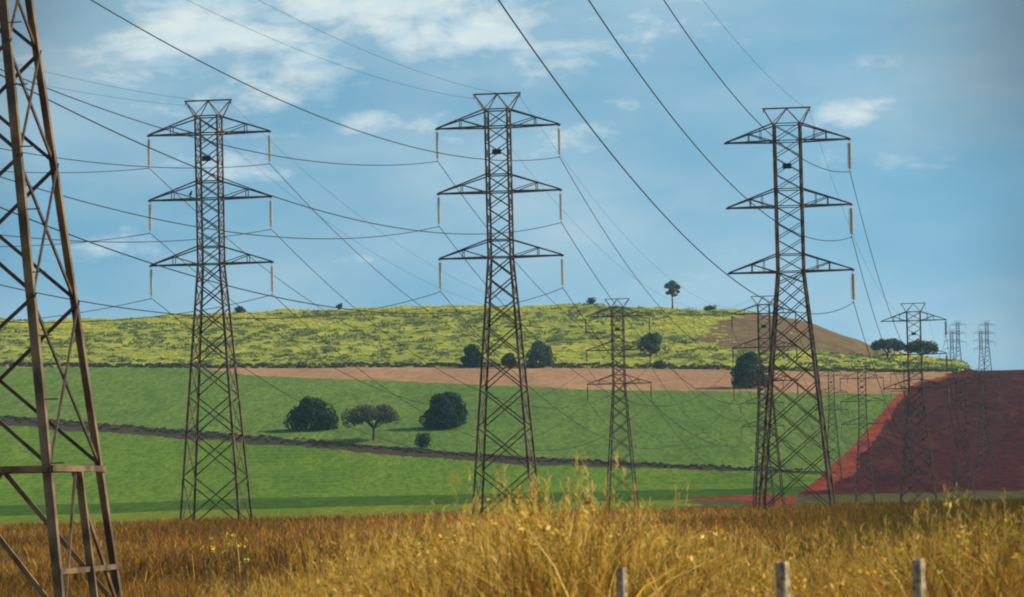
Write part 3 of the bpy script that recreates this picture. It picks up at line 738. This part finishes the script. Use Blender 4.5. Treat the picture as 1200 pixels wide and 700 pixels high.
# middle distance
allV, allF, allC, off = [], [], [], 0
for (n, a, b, w0, w1, hs) in ((80000, 62, 135, .02, .05, .85), (85000, 130, 440, .05, .13, .95), (60000, 430, 1200, .14, .35, .8)):
    x, y = spread(n, a, b); h = hs * rng.uniform(.45, 1.15, n) * (.6 + .8 * vnoise(x, y, 9, 71)) 
    lf = np.clip((-x / y - .06) / .04, 0, 1) * (y < 118); h = h * (1 - .55 * lf)
    pt = vnoise(x, y * .35, 14, 72)[:, None]
    tone = tone_pick(n, [GOLD, BROWN, RUST, OLIVE, (.28, .17, .06)], [.9, 3.4, 2.0, .8, 2.2]) * (.45 + .95 * pt)
    rgt = np.clip((x / y - .05) / .05, 0, 1)[:, None] * (y > 140)[:, None]
    tone = tone * (1 - rgt) + tone_pick(n, [OLIVE, BROWN, (.16, .13, .04)], [2, 1.5, 2]) * .75 * rgt
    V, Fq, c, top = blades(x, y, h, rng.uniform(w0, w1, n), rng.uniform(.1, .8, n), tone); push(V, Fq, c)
prop(np_mesh('meadow_grass', np.concatenate(allV), np.concatenate(allF), M['grassblade'], cols=np.concatenate(allC)), 'brown and golden dry grass covering the flat ground under the pylons', 'grass', kind='stuff')

# ragged taller tussocks along the far margin of the meadow, before the green field
allV, allF, allC, off = [], [], [], 0
n = 9000; y = rng.uniform(1120, 1262, n); x = rng.uniform(-.17, .17, n) * y; h = rng.uniform(.5, 3.4, n) * vnoise(x, y, 12, 81) ** 1.5 * 1.6 * np.clip(.35 + (x / y + .05) * 6, .25, 1)
tone = tone_pick(n, [(.26, .20, .03), BROWN, OLIVE, (.34, .24, .05)], [2, 1.4, 2, 1.5])
V, Fq, c, top = blades(x, y, h, rng.uniform(.3, .7, n), rng.uniform(.1, .6, n), tone); push(V, Fq, c)
n = 2600; y = rng.uniform(120, 520, n); x = rng.uniform(-.12, .17, n) * y; h = rng.uniform(1.2, 2.6, n) * vnoise(x, y, 10, 82)
V, Fq, c, top = blades(x, y, h, rng.uniform(.04, .08, n), rng.uniform(.1, .6, n), tone_pick(n, [GOLD, STRAW, RUST, BROWN], [2, 1, 1.6, 2]), 1); push(V, Fq, c)
prop(np_mesh('tussock_grass', np.concatenate(allV), np.concatenate(allF), M['grassblade'], cols=np.concatenate(allC)), 'ragged taller tussocks standing out of the meadow up to the green field', 'grass', kind='stuff')

# yellow-flowered weed left of centre
def weed(px, ytop, d, label, seed):
    global rng
    rng = np.random.default_rng(seed); p = P(px, ytop, d); z0 = gz(p[0], d); H_ = p[2] - z0
    t = empty('flowering_weed', (p[0], d, z0)); prop(t, label, 'weed', 'yellow-flowered weeds')
    parts = []; tips = []
    for i in range(4):
        a = rng.uniform(0, 6.28); r = rng.uniform(.03, .20); e = np.array([math.cos(a) * r, math.sin(a) * r, H_ * rng.uniform(.75, 1)])
        parts.append(tube_np([(0, 0, -.05), e * [.35, .35, .55], e], [.012, .009, .005], 5)); tips.append(e)
    V, Fq = join(parts); np_mesh('stem', V, Fq, M['weedstem'], t)
    ctr = np.concatenate([e * rng.uniform(.3, .95, (10, 1)) + rng.normal(0, .05, (10, 3)) for e in tips])
    V, Fq, c = leaf_quads(ctr, .03, None, 1, tone_pick(len(ctr), [(.12, .13, .03), (.2, .17, .04)], [1, 1])); np_mesh('leaves', V, Fq, M['leaf'], t, cols=c)
    ctr = np.concatenate([e + rng.normal(0, .03, (6, 3)) for e in tips])
    V, Fq, c = leaf_quads(ctr, .028, None, 1, tone_pick(len(ctr), [(.75, .66, .05)], [1], .1)); np_mesh('blossom', V, Fq, M['leaf'], t, cols=c)
M['weedstem'] = simple('green_weed_stem', (.08, .10, .03), (.14, .13, .05), 6)
weed(243, 628, 88, 'yellow-flowered weed in the brown grass, leftmost of three', 201)
weed(270, 620, 86, 'yellow-flowered weed in the brown grass, middle and tallest of three', 202)
weed(287, 630, 84, 'yellow-flowered weed in the brown grass, rightmost of three', 203)

# ------------------------------------------------------------------ air
m = bpy.data.materials.new('pale_air'); m.use_nodes = True; t = NT(m.node_tree)
pv = t.n('ShaderNodeVolumePrincipled', {'Color': (.42, .74, 1.0, 1), 'Density': .000026, 'Anisotropy': .2})
t.n('ShaderNodeOutputMaterial', {'Volume': pv.outputs[0]})
x0, x1, y0, y1, z0, z1 = -4500, 4500, -90, 5100, -24, 190
V = [(x, y, z) for z in (z0, z1) for (x, y) in ((x0, y0), (x1, y0), (x1, y1), (x0, y1))]
prop(np_mesh('haze', np.array(V), np.array([(0, 3, 2, 1), (4, 5, 6, 7), (0, 1, 5, 4), (1, 2, 6, 5), (2, 3, 7, 6), (3, 0, 4, 7)]), m), kind='stuff')
print('GROUNDMIN', GV[:, 2].min(), 'far', FARZ)
scene.cycles.filter_width = 2.0
scene.cycles.max_bounces = 5; scene.cycles.volume_bounces = 0
